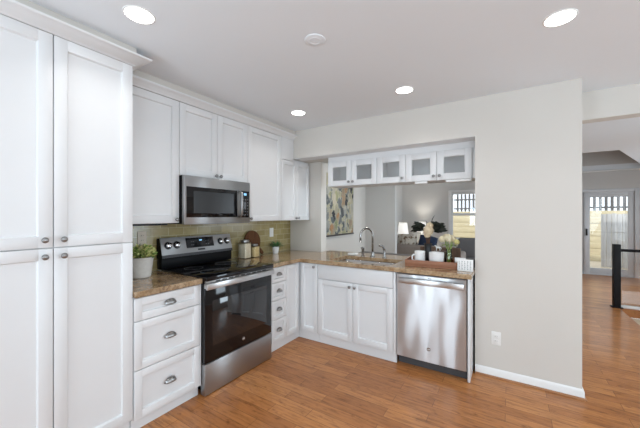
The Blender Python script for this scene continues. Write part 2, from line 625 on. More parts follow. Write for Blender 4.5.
# baseboards on the pier with a wooden shoe moulding
def base_prof(y, out):
    return [(0, 0), (0, .076), (-.004, .078), (-.008, .070), (-.013, .060), (-.013, 0)]
bb = MB()
pr = base_prof(0, 0)
bb.sweep([[(X0P + .003, YP + p, z) for p, z in pr], [(X1P - p, YP + p, z) for p, z in pr], [(X1P - p, .132, z) for p, z in pr]])
struct('baseboard_front', bb, 'trim')
sh = [(-.013, 0), (-.013, .016), (-.019, .014), (-.025, .006), (-.025, 0)]
bb = MB().sweep([[(X0P + .003, YP + p, z) for p, z in sh], [(X1P - p, YP + p, z) for p, z in sh], [(X1P - p, .132, z) for p, z in sh]])
struct('trim_3', bb, 'shoe')
struct('baseboard_back', MB().box(X1P, DX0 - .08, YF - .014, YF, 0, .09, .004).box(DX1 + .08, XR, YF - .014, YF, 0, .09, .004), 'trim')
struct('baseboard_left', MB().box(0, .014, .14, 2.63, 0, .09, .004), 'trim')
struct('trim_4', MB().box(-.25, XR, YF - .03, YF, H - .03, H, .006), 'trim')
# tiled backsplash
struct('wall_backsplash', MB().box(0, .008, -2.398, -.001, .915, 1.40), 'tile')

# window and patio door
def glazed(root, name, x0, x1, z0, z1, y, st, m='trim', bars=0):
    f = MB()
    f.box(x0, x0 + st, y - .02, y + .02, z0, z1, .003).box(x1 - st, x1, y - .02, y + .02, z0, z1, .003)
    f.box(x0 + st, x1 - st, y - .02, y + .02, z0, z0 + st * 1.3, .003).box(x0 + st, x1 - st, y - .02, y + .02, z1 - st, z1, .003)
    o = f.build(name, m, root)
    g = MB().box(x0 + st - .003, x1 - st + .003, y - .003, y + .003, z0 + st, z1 - st + .003)
    g.build('pane', 'glass', o)
    return o
def casing(x0, x1, z0, z1, sill):
    f = MB()
    c = .07
    f.box(x0 - c, x0, YF - .02, YF, z0, z1 + c, .004).box(x1, x1 + c, YF - .02, YF, z0, z1 + c, .004).box(x0, x1, YF - .02, YF, z1, z1 + c, .004)
    if sill:
        f.box(x0 - c - .02, x1 + c + .02, YF - .05, YF, z0 - .03, z0, .004)
    return f
win = bpy.data.objects.new('window_1', None)
COL.objects.link(win)
win['kind'] = 'structure'
casing(WX0, WX1, WZ0, WZ1, True).build('casing', 'trim', win)
zm = (WZ0 + WZ1) / 2 + .06
glazed(win, 'lower_sash', WX0, WX1, WZ0, zm, YF + .05, .045)
glazed(win, 'upper_sash', WX0, WX1, zm - .03, WZ1, YF + .09, .045)
# vertical blind vanes over the upper half
door = bpy.data.objects.new('door_1', None)
COL.objects.link(door)
door['kind'] = 'structure'
casing(DX0, DX1, 0, DZ1 - .06, False).build('casing', 'doorpaint', door)
MB().box(DX0, DX1, YF, YF + .12, DZ1 - .06, DZ1, .004).build('head_frame', 'doorpaint', door)
MB().box(DX0, DX1, YF, YF + .12, 0.001, .03, .004).build('threshold', 'doorpaint', door)
glazed(door, 'door_panel', DX0, 4.17, .03, DZ1 - .06, YF + .08, .085, 'doorpaint')
glazed(door, 'door_panel', 4.13, DX1, .03, DZ1 - .06, YF + .04, .10, 'doorpaint')
MB().box(4.155, 4.185, YF - .02, YF + .02, .92, 1.08, .006).build('door_handle', 'blackmetal', door)

# ------------------------------------------------------------------ outdoors
struct('ground', MB().box(-3, 12, YF + .12, 14, -.2, -.02), 'patio')
rt = MB()
for k in range(8):
    rt.box(-1, 10, 9.0 + .015 * (k % 2), 9.25, -.02 + .195 * k, .172 + .195 * k, .008)
tag(rt.build('retaining_wall', 'timber'), 'tan stacked timber retaining wall seen through the patio door glass', 'retaining wall')
pf = thing('picket_fence', 'dark picket fence standing on top of the tan retaining wall', 'fence', (0, 9.12, 1.54))
rl = MB().box(.8, 8.5, .02, .05, .08, .13).box(.8, 8.5, .02, .05, .42, .47)
rl.build('rail', 'darkfence', pf)
for k in range(56):
    x = .9 + .135 * k
    MB().poly([(x, 0, 0), (x + .07, 0, 0), (x + .07, 0, .62), (x + .035, 0, .70), (x, 0, .62)], (0, .02, 0)).build('picket', 'darkfence', pf)
gt = MB()
for k in range(9):
    gt.box(4.72 + .105 * k, 4.818 + .105 * k, 7.6, 7.63, .0, 1.43 + .01 * (k % 3), .004)
gt.box(4.72, 5.66, 7.63, 7.66, .3, .4).box(4.72, 5.66, 7.63, 7.66, 1.1, 1.2)
tag(gt.build('privacy_fence', 'weathered'), 'weathered grey board fence panel just outside the patio door', 'fence')

# ------------------------------------------------------------------ cabinets
def shaker(mb, x0, x1, z0, z1, yf, st=.058, th=.02, rec=.0135, glass_hole=False):
    """shaker front: front plane at y = yf, thickness th towards +y"""
    bv = .0018
    mb.box(x0, x0 + st, yf, yf + th, z0, z1, bv).box(x1 - st, x1, yf, yf + th, z0, z1, bv)
    mb.box(x0 + st - .001, x1 - st + .001, yf, yf + th, z0, z0 + st, bv).box(x0 + st - .001, x1 - st + .001, yf, yf + th, z1 - st, z1, bv)
    # sloping inner moulding
    a0, a1, c0, c1 = x0 + st, x1 - st, z0 + st, z1 - st
    k = .005
    bm = mb.bm
    o = [(a0, c0), (a1, c0), (a1, c1), (a0, c1)]
    i = [(a0 + k, c0 + k), (a1 - k, c0 + k), (a1 - k, c1 - k), (a0 + k, c1 - k)]
    vo = [bm.verts.new((x, yf + .0015, z)) for x, z in o]
    vi = [bm.verts.new((x, yf + rec, z)) for x, z in i]
    fs = [bm.faces.new((vo[q], vo[(q + 1) % 4], vi[(q + 1) % 4], vi[q])) for q in range(4)]
    if not glass_hole:
        fs.append(bm.faces.new(vi))
    bmesh.ops.recalc_face_normals(bm, faces=fs)
    for f in fs:
        if f.normal.y > .01 or (len(f.verts) == 4 and f is fs[-1] and f.normal.y > 0):
            f.normal_flip()
    if not glass_hole:
        mb.box(a0, a1, yf + rec + .001, yf + th - .002, c0, c1)
    return mb

def knob(parent, x, z, y):
    MB().lathe([(.006, 0), (.006, -.010), (.009, -.014), (.0145, -.019), (.0155, -.024), (.013, -.029), (.006, -.032), (.0005, -.0325)], (x, y, z), 20, 'y').build('knob', 'nickel', parent)

def cup_pull(parent, x, z, y, w=.088):
    bm = MB()
    # flared half-dome bin pull: open at the bottom
    nu, nv = 18, 8
    rows = []
    for j in range(nv + 1):
        b = PI / 2 * j / nv
        row = []
        for i in range(nu + 1):
            a = PI * i / nu
            px = x + math.cos(a) * w / 2 * (1 - .10 * math.sin(b))
            pz = z - .012 + math.sin(a) * .034 * math.cos(b)
            py = y - .001 - .026 * math.sin(b) * math.sin(a) ** .6
            row.append(bm.bm.verts.new((px, py, pz)))
        rows.append(row)
    for a, b in zip(rows, rows[1:]):
        for i in range(nu):
            bm.bm.faces.new((a[i], a[i + 1], b[i + 1], b[i]))
    bmesh.ops.recalc_face_normals(bm.bm, faces=bm.bm.faces)
    o = bm.build('cup_pull', 'nickel', parent)
    md = o.modifiers.new('thick', 'SOLIDIFY')
    md.thickness = .002
    return o

LW = PI / 2   # left-wall cabinets are turned to face +x

def carcass(root, w, d, z0, z1, toe=None, m='cab'):
    b = MB().box(0.0005, w - .0005, -(d - .021), -.001, z0, z1)
    b.build('cabinet_body', m, root)
    if toe:
        MB().box(.001, w - .001, -(d - .04), -(d - .06), 0.001, z0).build('toe_kick', m, root)

def cab_door(root, x0, x1, z0, z1, d, kn=None, name='door', st=.058):
    o = shaker(MB(), x0, x1, z0, z1, -d, st).build(name, 'cab', root)
    if kn:
        knob(o, kn[0], kn[1], -d)
    return o

def drawer(root, x0, x1, z0, z1, d, pull=True, st=.05):
    o = shaker(MB(), x0, x1, z0, z1, -d, st).build('drawer', 'cab', root)
    if pull:
        cup_pull(o, (x0 + x1) / 2, (z0 + z1) / 2 + .004, -d, min(.088, (x1 - x0) * .36))
    return o

# pantry
G = .0022
pan = thing('pantry_cabinet', 'floor to ceiling white pantry cabinet with four shaker doors at far left', 'cabinet', (0, -3.186, 0), LW)
D = .617
carcass(pan, .788, D, .1, 2.351, True)
for a, b, kx in ((0, .394, .394 - .039), (.394, .788, .394 + .039)):
    cab_door(pan, a + G, b - G, .103, 1.2275, D, (kx, 1.186))
    cab_door(pan, a + G, b - G, 1.2325, 2.350, D, (kx, 1.273))

# drawer base beside the range
db = thing('drawer_cabinet', 'white base cabinet of three wide drawers between pantry and range', 'cabinet', (0, -2.397, 0), LW)
D = .6245
carcass(db, .492, D, .085, .872, True)
MB().box(.4835, .491, -D, -D + .02, .085, .872, .001).build('filler_panel', 'cab', db)
for z0, z1 in ((.7185, .866), (.4035, .714), (.087, .399)):
    drawer(db, .004, .481, z0, z1, D)

# narrow drawer base right of the range
nb = thing('drawer_cabinet', 'narrow white base cabinet of four small drawers right of the range', 'cabinet', (0, -1.113, 0), LW)
carcass(nb, .252, D, .1, .872, True)
for z0, z1 in ((.713, .866), (.530, .708), (.335, .525), (.108, .330)):
    drawer(nb, .022, .249, z0, z1, D, st=.036)

# corner base
cb = thing('corner_cabinet', 'white corner base cabinet with two hinged shaker doors meeting in the angle', 'cabinet', (0, 0, 0))
b = MB().cells([.001, .601, .863], [-.8605, -.5945, -.001], lambda x, y: x < .601 or y > -.5945, .1, .872)
b.build('cabinet_body', 'cab', cb)
MB().cells([.56, .583, .863], [-.8605, -.576, -.553], lambda x, y: x < .583 or y > -.576, .001, .1).build('toe_kick', 'cab', cb)
p = shaker(MB(), -.8585, -.637, .108, .866, -.6245, .045)
bmesh.ops.rotate(p.bm, cent=(0, 0, 0), matrix=Matrix.Rotation(LW, 3, 'Z'), verts=p.bm.verts)
p.build('door', 'cab', cb)
dd = shaker(MB(), .637, .861, .108, .866, -.616, .05).build('door', 'cab', cb)
knob(dd, .822, .833, -.616)

# sink base
sb = thing('sink_cabinet', 'white sink base cabinet with two shaker doors under the faucet', 'cabinet', (.865, 0, 0))
D = .616
b = MB().box(.0005, .845, -(D - .021), -.001, .1, .66).box(.0005, .845, -(D - .021), -.58, .66, .872).box(.0005, .018, -.58, -.001, .66, .872).box(.827, .845, -.58, -.001, .66, .872)
b.build('cabinet_body', 'cab', sb)
MB().box(.001, .865, -(D - .04), -(D - .06), .001, .1).build('toe_kick', 'cab', sb)
MB().box(.003, .843, -D, -D + .02, .712, .866, .002).build('false_front', 'cab', sb)
cab_door(sb, .003, .4215, .108, .706, D, (.393, .668))
cab_door(sb, .4255, .843, .108, .706, D, (.450, .668))
MB().box(.8465, .866, -D, -.001, .1, .872, .001).build('end_panel', 'cab', sb)

# end panel right of the dishwasher
tag(MB().box(2.341, 2.359, -.586, -.001, .001, .872, .0015).build('end_panel', 'cab'), 'thin white end panel between dishwasher and the beige wall', 'panel')

# upper cabinets
ZU, ZT = 1.337, 2.339
D = .346
u = thing('upper_cabinet', 'white single-door upper cabinet over the potted plant', 'cabinet', (0, -2.397, 0), LW)
carcass(u, .488, D, ZU, ZT)
cab_door(u, .003, .486, ZU + .002, ZT - .003, D, (.458, 1.366))
u = thing('upper_cabinet', 'short white two-door upper cabinet directly above the microwave', 'cabinet', (0, -1.908, 0), LW)
carcass(u, .762, D, 1.733, ZT)
cab_door(u, .002, .380, 1.737, ZT - .003, D, (.356, 1.762))
cab_door(u, .383, .760, 1.737, ZT - .003, D, (.406, 1.762))
u = thing('upper_cabinet', 'tall white single-door upper cabinet right of the microwave', 'cabinet', (0, -1.145, 0), LW)
carcass(u, .543, D, ZU, ZT)
cab_door(u, .003, .541, ZU + .002, ZT - .003, D, (.030, 1.366))
u = thing('upper_cabinet', 'white two-door corner upper cabinet tucked below the beige bulkhead', 'cabinet', (0, -.601, 0), LW)
b = MB().box(.0005, .588, -.325, -.001, ZU, 2.104).box(.0005, .230, -.325, -.001, 2.104, ZT)
b.build('cabinet_body', 'cab', u)
MB().box(.0005, .230, -.346, -.325, 2.075, ZT, .001).build('filler_panel', 'cab', u)
cab_door(u, .003, .292, ZU + .002, 2.070, D, (.268, 1.366), st=.05)
cab_door(u, .295, .585, ZU + .002, 2.070, D, (.320, 1.366), st=.05)

# crown mouldings (mitred returns)
def crown(name, label, x, y0, y1, z, d_out, hgt, ret_x):
    prof = [(0, 0), (.006, 0), (.008, .010), (.016, .016), (.026, .030), (.044, .044), (.056, .048), (.060, .056), (.060, .064), (0, .064)]
    prof = [(a / .060 * d_out, c / .064 * hgt) for a, c in prof]
    s = [[(x + a, y0, z + c) for a, c in prof]]
    if ret_x is None:
        s.append([(x + a, y1, z + c) for a, c in prof])
    else:
        s.append([(x + a, y1 + a, z + c) for a, c in prof])
        s.append([(ret_x, y1 + a, z + c) for a, c in prof])
    return tag(MB().sweep(s).build(name, 'cab', sharp=50), label, 'molding')
crown('crown_molding', 'white crown molding along the tops of the lower-set upper cabinets', .346, -2.397, YP - .002, ZT + .0003, .056, .054, None)
crown('crown_molding', 'deep white crown molding with mitred end capping the tall pantry', .617, -3.186, -2.398, 2.352, .080, .050, .42)

# glass-front cabinets hung in the pass-through
def glass_cab(x0, n, w, kn, label):
    t = thing('glass_cabinet', label, 'cabinet', (x0, 0, 0), 0, 'glass-front cabinets over the counter')
    Wd = n * w
    z0, z1 = 1.752, 2.046
    b = MB()
    yb, yf = .10, -.178
    b.box(0.0005, .016, yf, yb, z0, z1).box(Wd - .016, Wd - .0005, yf, yb, z0, z1)
    b.box(.016, Wd - .016, yf, yb, z0, z0 + .016).box(.016, Wd - .016, yf, yb, z1 - .016, z1).box(.016, Wd - .016, yb - .008, yb, z0 + .016, z1 - .016)
    b.build('cabinet_body', 'cab', t)
    for i in range(n):
        st = .062
        o = shaker(MB(), i * w + .002, (i + 1) * w - .002, z0 + .001, z1 - .001, -.2, st, glass_hole=True).build('door', 'cab', t)
        MB().box(i * w + st - .002, (i + 1) * w - st + .002, -.190, -.186, z0 + st - .002, z1 - st + .002).build('glass_pane', 'cabglass', o)
        knob(o, i * w + kn[i], z0 + .043, -.2)
    return t
gw = .3185
gx = .745
glass_cab(gx, 2, gw, (gw - .028, .028), 'leftmost two-door glass-front white cabinet over the sink')
glass_cab(gx + 2 * gw, 1, gw, (gw - .028,), 'single-door glass-front white cabinet between the two double ones')
glass_cab(gx + 3 * gw, 2, gw, (gw - .028, .028), 'rightmost two-door glass-front white cabinet beside the beige wall')
struct('added_underside_board', MB().box(.352, X0P - .001, YP + .004, -.1905, ZB - .0045, ZB - .0005), 'cab')  # white board added to lighten the bulkhead underside against brown floor bounce
struct('trim_5', MB().box(.745, X0P - .001, -.190, .10, 2.047, ZB - .001).box(gx + 5 * gw + .001, X0P - .001, -.185, .10, 1.752, 2.0465), 'cab')

# ------------------------------------------------------------------ counters
tag(MB().cells([0.009, .645], [-2.396, -1.907], lambda x, y: True, .874, .914).build('countertop', 'granite', bevel=.004), 'short tan granite countertop between the pantry and the range', 'countertop')
SX0, SX1, SY0, SY1 = .97, 1.66, -.545, -.14
ct = MB().cells([.009, .53, .645, SX0, SX1, X0P - .002], [-1.117, -.645, SY0, SY1, -.002, .21],
                lambda x, y: ((x < .645 and y < -.002) or (y > -.645 and y < -.002) or (x > .53 and y > -.002)) and not (SX0 < x < SX1 and SY0 < y < SY1), .874, .914)
tag(ct.build('countertop', 'granite', bevel=.004), 'long L-shaped tan granite countertop holding the sink', 'countertop')
sk = thing('kitchen_sink', 'undermount stainless steel sink set in the granite', 'sink', (0, 0, 0))
b = MB()
zb = .70
def ring(i, z, r=.03):
    pts = []
    for cx, cy, a0 in ((SX1 - i - r, SY1 - i - r, 0), (SX0 + i + r, SY1 - i - r, 90), (SX0 + i + r, SY0 + i + r, 180), (SX1 - i - r, SY0 + i + r, 270)):
        for k in range(5):
            a = R(a0 + k * 22.5)
            pts.append((cx + r * math.cos(a), cy + r * math.sin(a), z))
    return pts
secs = [ring(-.012, .873), ring(-.006, .8735), ring(.0, .868), ring(.006, .73), ring(.03, zb)]
vs = [[b.bm.verts.new(Vector(p)) for p in s_] for s_ in secs]
for a, c in zip(vs, vs[1:]):
    for k in range(20):
        b.bm.faces.new((a[k], a[(k + 1) % 20], c[(k + 1) % 20], c[k]))
b.bm.faces.new(vs[-1])
o = b.build('basin', 'sinksteel', sk)
MB().lathe([(.001, .004), (.03, .004), (.042, .003), (.042, 0)], ((SX0 + SX1) / 2, (SY0 + SY1) / 2, zb + .0005), 24).build('drain', 'chrome', sk)

# ------------------------------------------------------------------ range
RY0, RW = -1.9045, .769
rg = thing('range', 'stainless steel electric range with black glass top and oven door', 'range', (.012, RY0, 0), LW)
RD = .655   # oven front distance from the wall (local)
MB().box(.003, RW - .003, -.60, -.002, .09, .8915, .003).box(.03, RW - .03, -.56, -.03, .02, .09).build('body', 'black', rg)
MB().box(0, RW, -.675, -.06, .892, .926, .004).build('cooktop', 'blackglass', rg)
for (cx_, cy_, r_) in ((.20, -.50, .105), (.56, -.50, .085), (.20, -.23, .08), (.56, -.23, .105)):
    b = MB().lathe([(r_ - .003, 0), (r_ - .003, .0006), (r_, .0006), (r_, 0)], (cx_, cy_, .9262), 40, cap=False)
    b.build('burner_ring', 'button', rg)
# oven door: dark glass with steel edge, steel handle bar, drawer
od = MB().box(.004, RW - .004, -.650, -.602, .252, .885, .004).build('oven_door', 'blackglass', rg)
MB().box(.075, RW - .075, -.6515, -.650, .37, .73, .0006).build('oven_window', mat('oven_window_glass', (.012, .012, .013), .05, spec=.8), od)
b = MB().box(.0, RW, -.688, -.664, .826, .874, .006).box(.0, .05, -.668, -.648, .836, .872, .003).box(RW - .05, RW, -.668, -.648, .836, .872, .003)
b.build('door_handle', 'handlesteel', od)
MB().box(.004, RW - .004, -.668, -.648, .8745, .8915, .002).build('vent_trim', 'steel', rg)
for k in range(9):
    MB().box(.09 + .066 * k, .135 + .066 * k, -.6695, -.6675, .878, .888).build('vent_slot', 'darkslot', rg)
MB().box(.003, RW - .003, -.652, -.60, .006, .246, .004).build('drawer', 'steel', rg)
def emblem(parent, x, y, z, r):
    o = MB().lathe([(r, 0), (r, -.002), (r * .86, -.0024), (r * .84, -.0016), (.0004, -.0016)], (x, y, z), 28, 'y').build('emblem', 'chrome', parent)
    text_part('lettering', 'GE', r * 1.0, 'whiteplastic', o, (x, y - .002, z), (PI / 2, 0, 0))
    return o
emblem(od, .40, -.6501, .318, .017)
# backguard and tilted control panel
b = MB().box(-.004, RW, -.075, -.002, .927, 1.02, .003)
b.poly([(-.008, -.002, 1.02), (-.008, -.088, 1.02), (-.008, -.040, 1.195), (-.008, -.002, 1.195)], (RW + .008, 0, 0))
b.build('backguard', 'black', rg)
cpz0, cpz1 = 1.030, 1.198
def tilt(x0, x1, z0, z1, t0, t1):
    """slab on the tilted control face; t = height above the face"""
    ny, nz = -.964, .264
    def P(z, t):
        f = (z - 1.02) / .175
        return (-.088 + .048 * f + ny * t, z + nz * t)
    a = [P(z0, t0), P(z0, t1), P(z1, t1), P(z1, t0)]
    return [(x0, y, z) for y, z in a], (x1 - x0, 0, 0)
cp = MB().poly(*tilt(-.006, RW - .002, 1.048, cpz1, .0005, .008)).build('control_panel', 'steel', rg)
MB().poly(*tilt(-.006, RW - .002, 1.024, 1.048, .0005, .006)).build('panel_trim', 'gasket', rg)
ds = MB().poly(*tilt(.235, .540, 1.090, 1.182, .008, .010)).build('display', 'blackglass', cp)
MB().poly(*tilt(.378, .408, 1.150, 1.162, .0102, .0106)).build('clock', 'clock', ds)
for k in range(4):
    MB().poly(*tilt(.285 + .02 * (k % 2), .297 + .02 * (k % 2), 1.112 + .03 * (k // 2), 1.120 + .03 * (k // 2), .0102, .0106)).build('button', 'button', ds)
    MB().poly(*tilt(.445 + .025 * (k % 2), .460 + .025 * (k % 2), 1.112 + .03 * (k // 2), 1.120 + .03 * (k // 2), .0102, .0106)).build('button', 'button', ds)
MB().poly(*tilt(.35, .43, 1.062, 1.078, .0081, .0086)).build('badge', 'darkslot', cp)
for kx in (.058, .140, .628, .708):
    f = (1.128 - 1.02) / .175
    base = Vector((kx, -.088 + .048 * f - .964 * .0085, 1.128 + .264 * .0085))
    nv = Vector((0, -.964, .264))
    b = MB().tube([base, base + nv * .004, base + nv * .005], [.034, .034, .030], 28)
    ko = b.build('control_knob', 'blackplastic', cp)
    b = MB().tube([base + nv * .0055, base + nv * .026, base + nv * .030], [.0265, .024, .021], 24)
    b.box(-.004, .004, -.004, .004, -.018, .018, .002, rot=Matrix.Translation(base + nv * .031) @ Matrix.Rotation(-R(15.3), 4, 'X'))
    b.build('knob_cap', 'brightchrome', ko)

# ------------------------------------------------------------------ microwave
MY0, MW, MZ0, MZ1 = -1.915, .738, 1.325, 1.716
MD = .405
mw = thing('microwave', 'over-the-range stainless microwave with dark window', 'microwave', (.002, -1.907, 0), LW)
MW = .730
MB().box(.002, MW - .002, -.375, -.002, MZ0 + .004, MZ1 + .014, .002).build('body', 'black', mw)
MB().box(.0, MW, -MD, -.376, MZ0, MZ1 + .014, .004).build('front_panel', 'steel', mw)
wz0, wz1 = 1.383, 1.640
dg = MB().box(.020, .560, -MD - .003, -MD + .001, wz0, wz1, .002).build('window', 'blackglass', mw)
dg2 = MB().box(.085, .515, -MD - .0038, -MD - .003, wz0 + .035, wz1 - .035).build('window_screen', mat('microwave_mesh', (.022, .023, .025), .25), dg)
cp = MB().box(.612, .716, -MD - .003, -MD + .001, wz0 - .004, wz1, .002).build('control_panel', 'blackglass', mw)
MB().box(.644, .680, -MD - .0038, -MD - .003, wz1 - .042, wz1 - .020).build('display', 'clock', cp)
for r in range(6):
    for c in range(3):
        MB().box(.628 + .029 * c, .645 + .029 * c, -MD - .0037, -MD - .003, wz0 + .018 + .030 * r, wz0 + .030 + .030 * r).build('button', 'button', cp)
b = MB().tube([(.588, -MD, wz0 + .004), (.588, -MD - .032, wz0 + .02), (.588, -MD - .038, (wz0 + wz1) / 2), (.588, -MD - .032, wz1 - .02), (.588, -MD, wz1 - .004)], [.012, .013, .0135, .013, .012], 14)
b.build('door_handle', 'steel', mw)

# bar of dark under-cabinet light left of the microwave
ul = thing('under_cabinet_light', 'slim dark light bar under the upper cabinet left of the microwave', 'light fixture', (0, 0, 0))
MB().box(.15, .215, -2.20, -1.93, 1.318, 1.3365, .003).build('housing', 'blackplastic', ul)

# ------------------------------------------------------------------ dishwasher
dw = thing('dishwasher', 'stainless steel dishwasher under the right end of the counter', 'dishwasher', (1.736, 0, 0))
DWW = .600
MB().box(.004, DWW - .004, -.565, -.01, .105, .868).build('tub', 'black', dw)
# very slightly bowed steel door
b = MB()
NN = 16
secs = []
for i in range(NN + 1):
    x = .003 + (DWW - .006) * i / NN
    t = (i / NN - .5) * 2
    yb = -.592 - .0035 * (1 - t * t)
    secs.append([(x, -.567, .086), (x, yb + .004, .086), (x, yb, .090), (x, yb, .852), (x, yb + .004, .858), (x, -.567, .858)])
b.sweep(secs)
dd = b.build('door', 'dwsteel', dw, sharp=25)
hb = MB().box(.035, DWW - .016, -.640, -.620, .776, .828, .009).box(.06, .085, -.622, -.594, .793, .815).box(DWW - .06, DWW - .035, -.622, -.594, .793, .815)
hb.build('door_handle', 'handlesteel', dd)
MB().box(.004, DWW - .004, -.590, -.567, .8585, .871).build('control_strip', 'blackplastic', dw)
MB().box(.285, .315, -.597, -.595, .832, .838).build('vent_mark', 'gasket', dd)
emblem(dd, .292, -.5957, .205, .017)
MB().box(.004, DWW - .004, -.535, -.50, .002, .104).build('toe_kick', 'gasket', dw)

# ------------------------------------------------------------------ faucet group
fx, fy = 1.275, -.062
fc = thing('faucet', 'brushed nickel gooseneck faucet behind the sink', 'faucet', (fx, fy, .915))
MB().lathe([(.028, 0), (.028, .006), (.020, .012), (.017, .05), (.0135, .058)], n=20).build('base', 'chrome', fc)
ang = R(-125)
dx, dy = math.cos(ang), math.sin(ang)
pts = [(0, 0, .05), (0, 0, .25)]
rr = .082
for k in range(1, 14):
    a = PI * k / 14
    pts.append((dx * rr * (1 - math.cos(a)), dy * rr * (1 - math.cos(a)), .25 + rr * math.sin(a)))
pts += [(dx * 2 * rr, dy * 2 * rr, .235), (dx * 2 * rr, dy * 2 * rr, .19)]
MB().tube(pts, .0115, 14).build('spout', 'chrome', fc)
MB().cyl((dx * 2 * rr, dy * 2 * rr, .192), (dx * 2 * rr, dy * 2 * rr, .175), .013).build('nozzle', 'chrome', fc)
sd = thing('soap_dispenser', 'short nickel soap dispenser left of the faucet', 'soap dispenser', (1.155, -.07, .915))
MB().lathe([(.024, 0), (.024, .006), (.017, .012), (.016, .075), (.019, .08), (.019, .098), (.008, .104)], n=18).build('body', 'chrome', sd)
MB().tube([(0, 0, .10), (0, -.02, .106), (0, -.055, .100)], [.007, .007, .005], 10).build('pump_spout', 'chrome', sd)
sp = thing('side_sprayer', 'nickel side sprayer with angled head right of the faucet', 'sprayer', (1.425, -.075, .915))
MB().lathe([(.024, 0), (.024, .006), (.016, .012), (.0125, .06), (.0135, .085)], n=18).build('holder', 'chrome', sp)
MB().tube([(0, 0, .08), (-.004, -.004, .105), (-.022, -.022, .135), (-.048, -.044, .142)], [.012, .014, .016, .011], 12).build('spray_head', 'chrome', sp)
so = MB().box(-.060, .060, -.035, .035, 0, .026, .008, 3)
o = so.build('soap_dish', 'white')
o.location = (1.02, -.06, .915)
tag(o, 'flat white soap dish on the counter behind the sink', 'soap dish')

# ------------------------------------------------------------------ outlets
def plate(name, label, loc, rz, m, kind):
    t = thing(name, label, 'wall plate', loc, rz)
    MB().box(-.036, .036, -.006, 0, -.058, .058, .003).build('cover_plate', m, t)
    if kind == 'outlet':
        for zz in (-.02, .02):
            o = MB().box(-.017, .017, -.009, -.006, zz - .014, zz + .014, .002).build('socket', m, t)
            MB().box(-.008, -.006, -.0095, -.009, zz - .004, zz + .006).box(.006, .008, -.0095, -.009, zz - .004, zz + .006).build('slot', 'darkslot', o)
    else:
        o = MB().box(-.009, .009, -.012, -.006, -.018, .018, .002).build('toggle', m, t)
plate('outlet', 'almond outlet on the tiled wall behind the potted herb', (.0085, -2.035, 1.208), LW, 'beigeplastic', 'outlet')
plate('light_switch', 'narrow white switch on the tiled wall above the succulent', (.0085, -.405, 1.178), LW, 'whiteplastic', 'switch')
plate('outlet', 'white outlet low on the beige wall right of the dishwasher', (2.540, YP - .0005, .338), 0, 'whiteplastic', 'outlet')

# ------------------------------------------------------------------ ceiling fixtures
def downlight(x, y, label):
    t = thing('ceiling_light', label, 'light', (x, y, H), 0, 'recessed kitchen downlights')
    MB().lathe([(.066, -.0005), (.067, -.004), (.072, -.004), (.075, -.0015), (.075, -.0005)], n=36, cap=False).build('trim_ring', 'trim', t)
    MB().lathe([(.067, -.0012), (.066, -.004), (.04, -.005), (.0005, -.0055)], n=32, cap=True).build('lens', 'bulb', t)
    d = bpy.data.lights.new('downlight', 'AREA')
    d.shape = 'DISK'
    d.size = .13
    d.energy = 2.2
    d.spread = R(130)
    d.color = (1, .985, .96)
    o = bpy.data.objects.new('downlight_lamp', d)
    COL.objects.link(o)
    o.location = (x, y, H - .012)
downlight(1.005, -2.553, 'round recessed ceiling light nearest the tall pantry')
downlight(2.867, -1.342, 'round recessed ceiling light in front of the beige wall end, at right')
downlight(1.894, -0.872, 'round recessed ceiling light before the glass cabinets')
downlight(0.810, -0.897, 'round recessed ceiling light nearest the corner upper cabinets')
lamp('added_ceiling_fill', 'AREA', (1.3, .95, H - .02), (0, 0, 0), 16, (1, .97, .93), .14)  # unseen fill added to brighten the dining walls, has no fitting
sm = thing('smoke_detector', 'flat white round detector in the middle of the ceiling', 'smoke detector', (1.657, -1.873, H))
MB().lathe([(.064, -.0005), (.062, -.004), (.056, -.006), (.0005, -.0065)], n=32).build('housing', 'ceil', sm)
MB().lathe([(.036, -.006), (.035, -.0075), (.031, -.0075), (.030, -.006)], n=28, cap=False).build('vent_ring', 'ceil', sm)

def led(x0, x1, y, label):
    t = thing('under_cabinet_light', label, 'light fixture', (0, 0, 0))
    MB().box(x0, x1, y, y + .035, 1.728, 1.7515, .004).build('housing', 'ledbar', t)
led(2.10, 2.33, -.195, 'longer white light bar under the rightmost glass cabinet')
led(1.80, 1.925, -.195, 'shorter white light bar under the glass cabinet, near its left door')

# ------------------------------------------------------------------ counter objects, left side
def herb():
    t = thing('potted_plant', 'leafy green herb in a cream stoneware pot beside the pantry', 'plant', (.19, -2.135, .915))
    b = MB().lathe([(.0005, 0), (.066, 0), (.070, .004), (.088, .143), (.091, .145), (.091, .158), (.085, .158), (.082, .142), (.0005, .142)], n=36, cap=False)
    b.build('pot', 'concrete', t)
    MB().lathe([(.0815, .143), (.05, .147), (.0005, .148)], n=24).build('soil', 'soil', t)
    for nm, m, cnt in (('foliage', 'leaf', 170), ('light_foliage', 'leaf2', 210)):
        b = MB()
        for k in range(cnt):
            a = random.uniform(0, 2 * PI)
            r = .092 * math.sqrt(random.random())
            z = .155 + .085 * random.random() * (1.15 - (r / .115) ** 2)
            el = random.uniform(-.1, 1.0)
            d = (math.cos(a) * math.cos(el), math.sin(a) * math.cos(el), math.sin(el))
            b.leaf((r * math.cos(a), r * math.sin(a), z), d, random.uniform(.020, .036), random.uniform(.014, .022), up=(random.uniform(0, 1), random.uniform(-.8, .3), random.uniform(.2, 1)))
        for k in range(24):
            a = random.uniform(0, 2 * PI)
            r = .075 * math.sqrt(random.random())
            b.tube([(r * .6 * math.cos(a), r * .6 * math.sin(a), .146), (r * math.cos(a), r * math.sin(a), .23)], .0015, 5)
        b.build(nm, m, t)
herb()

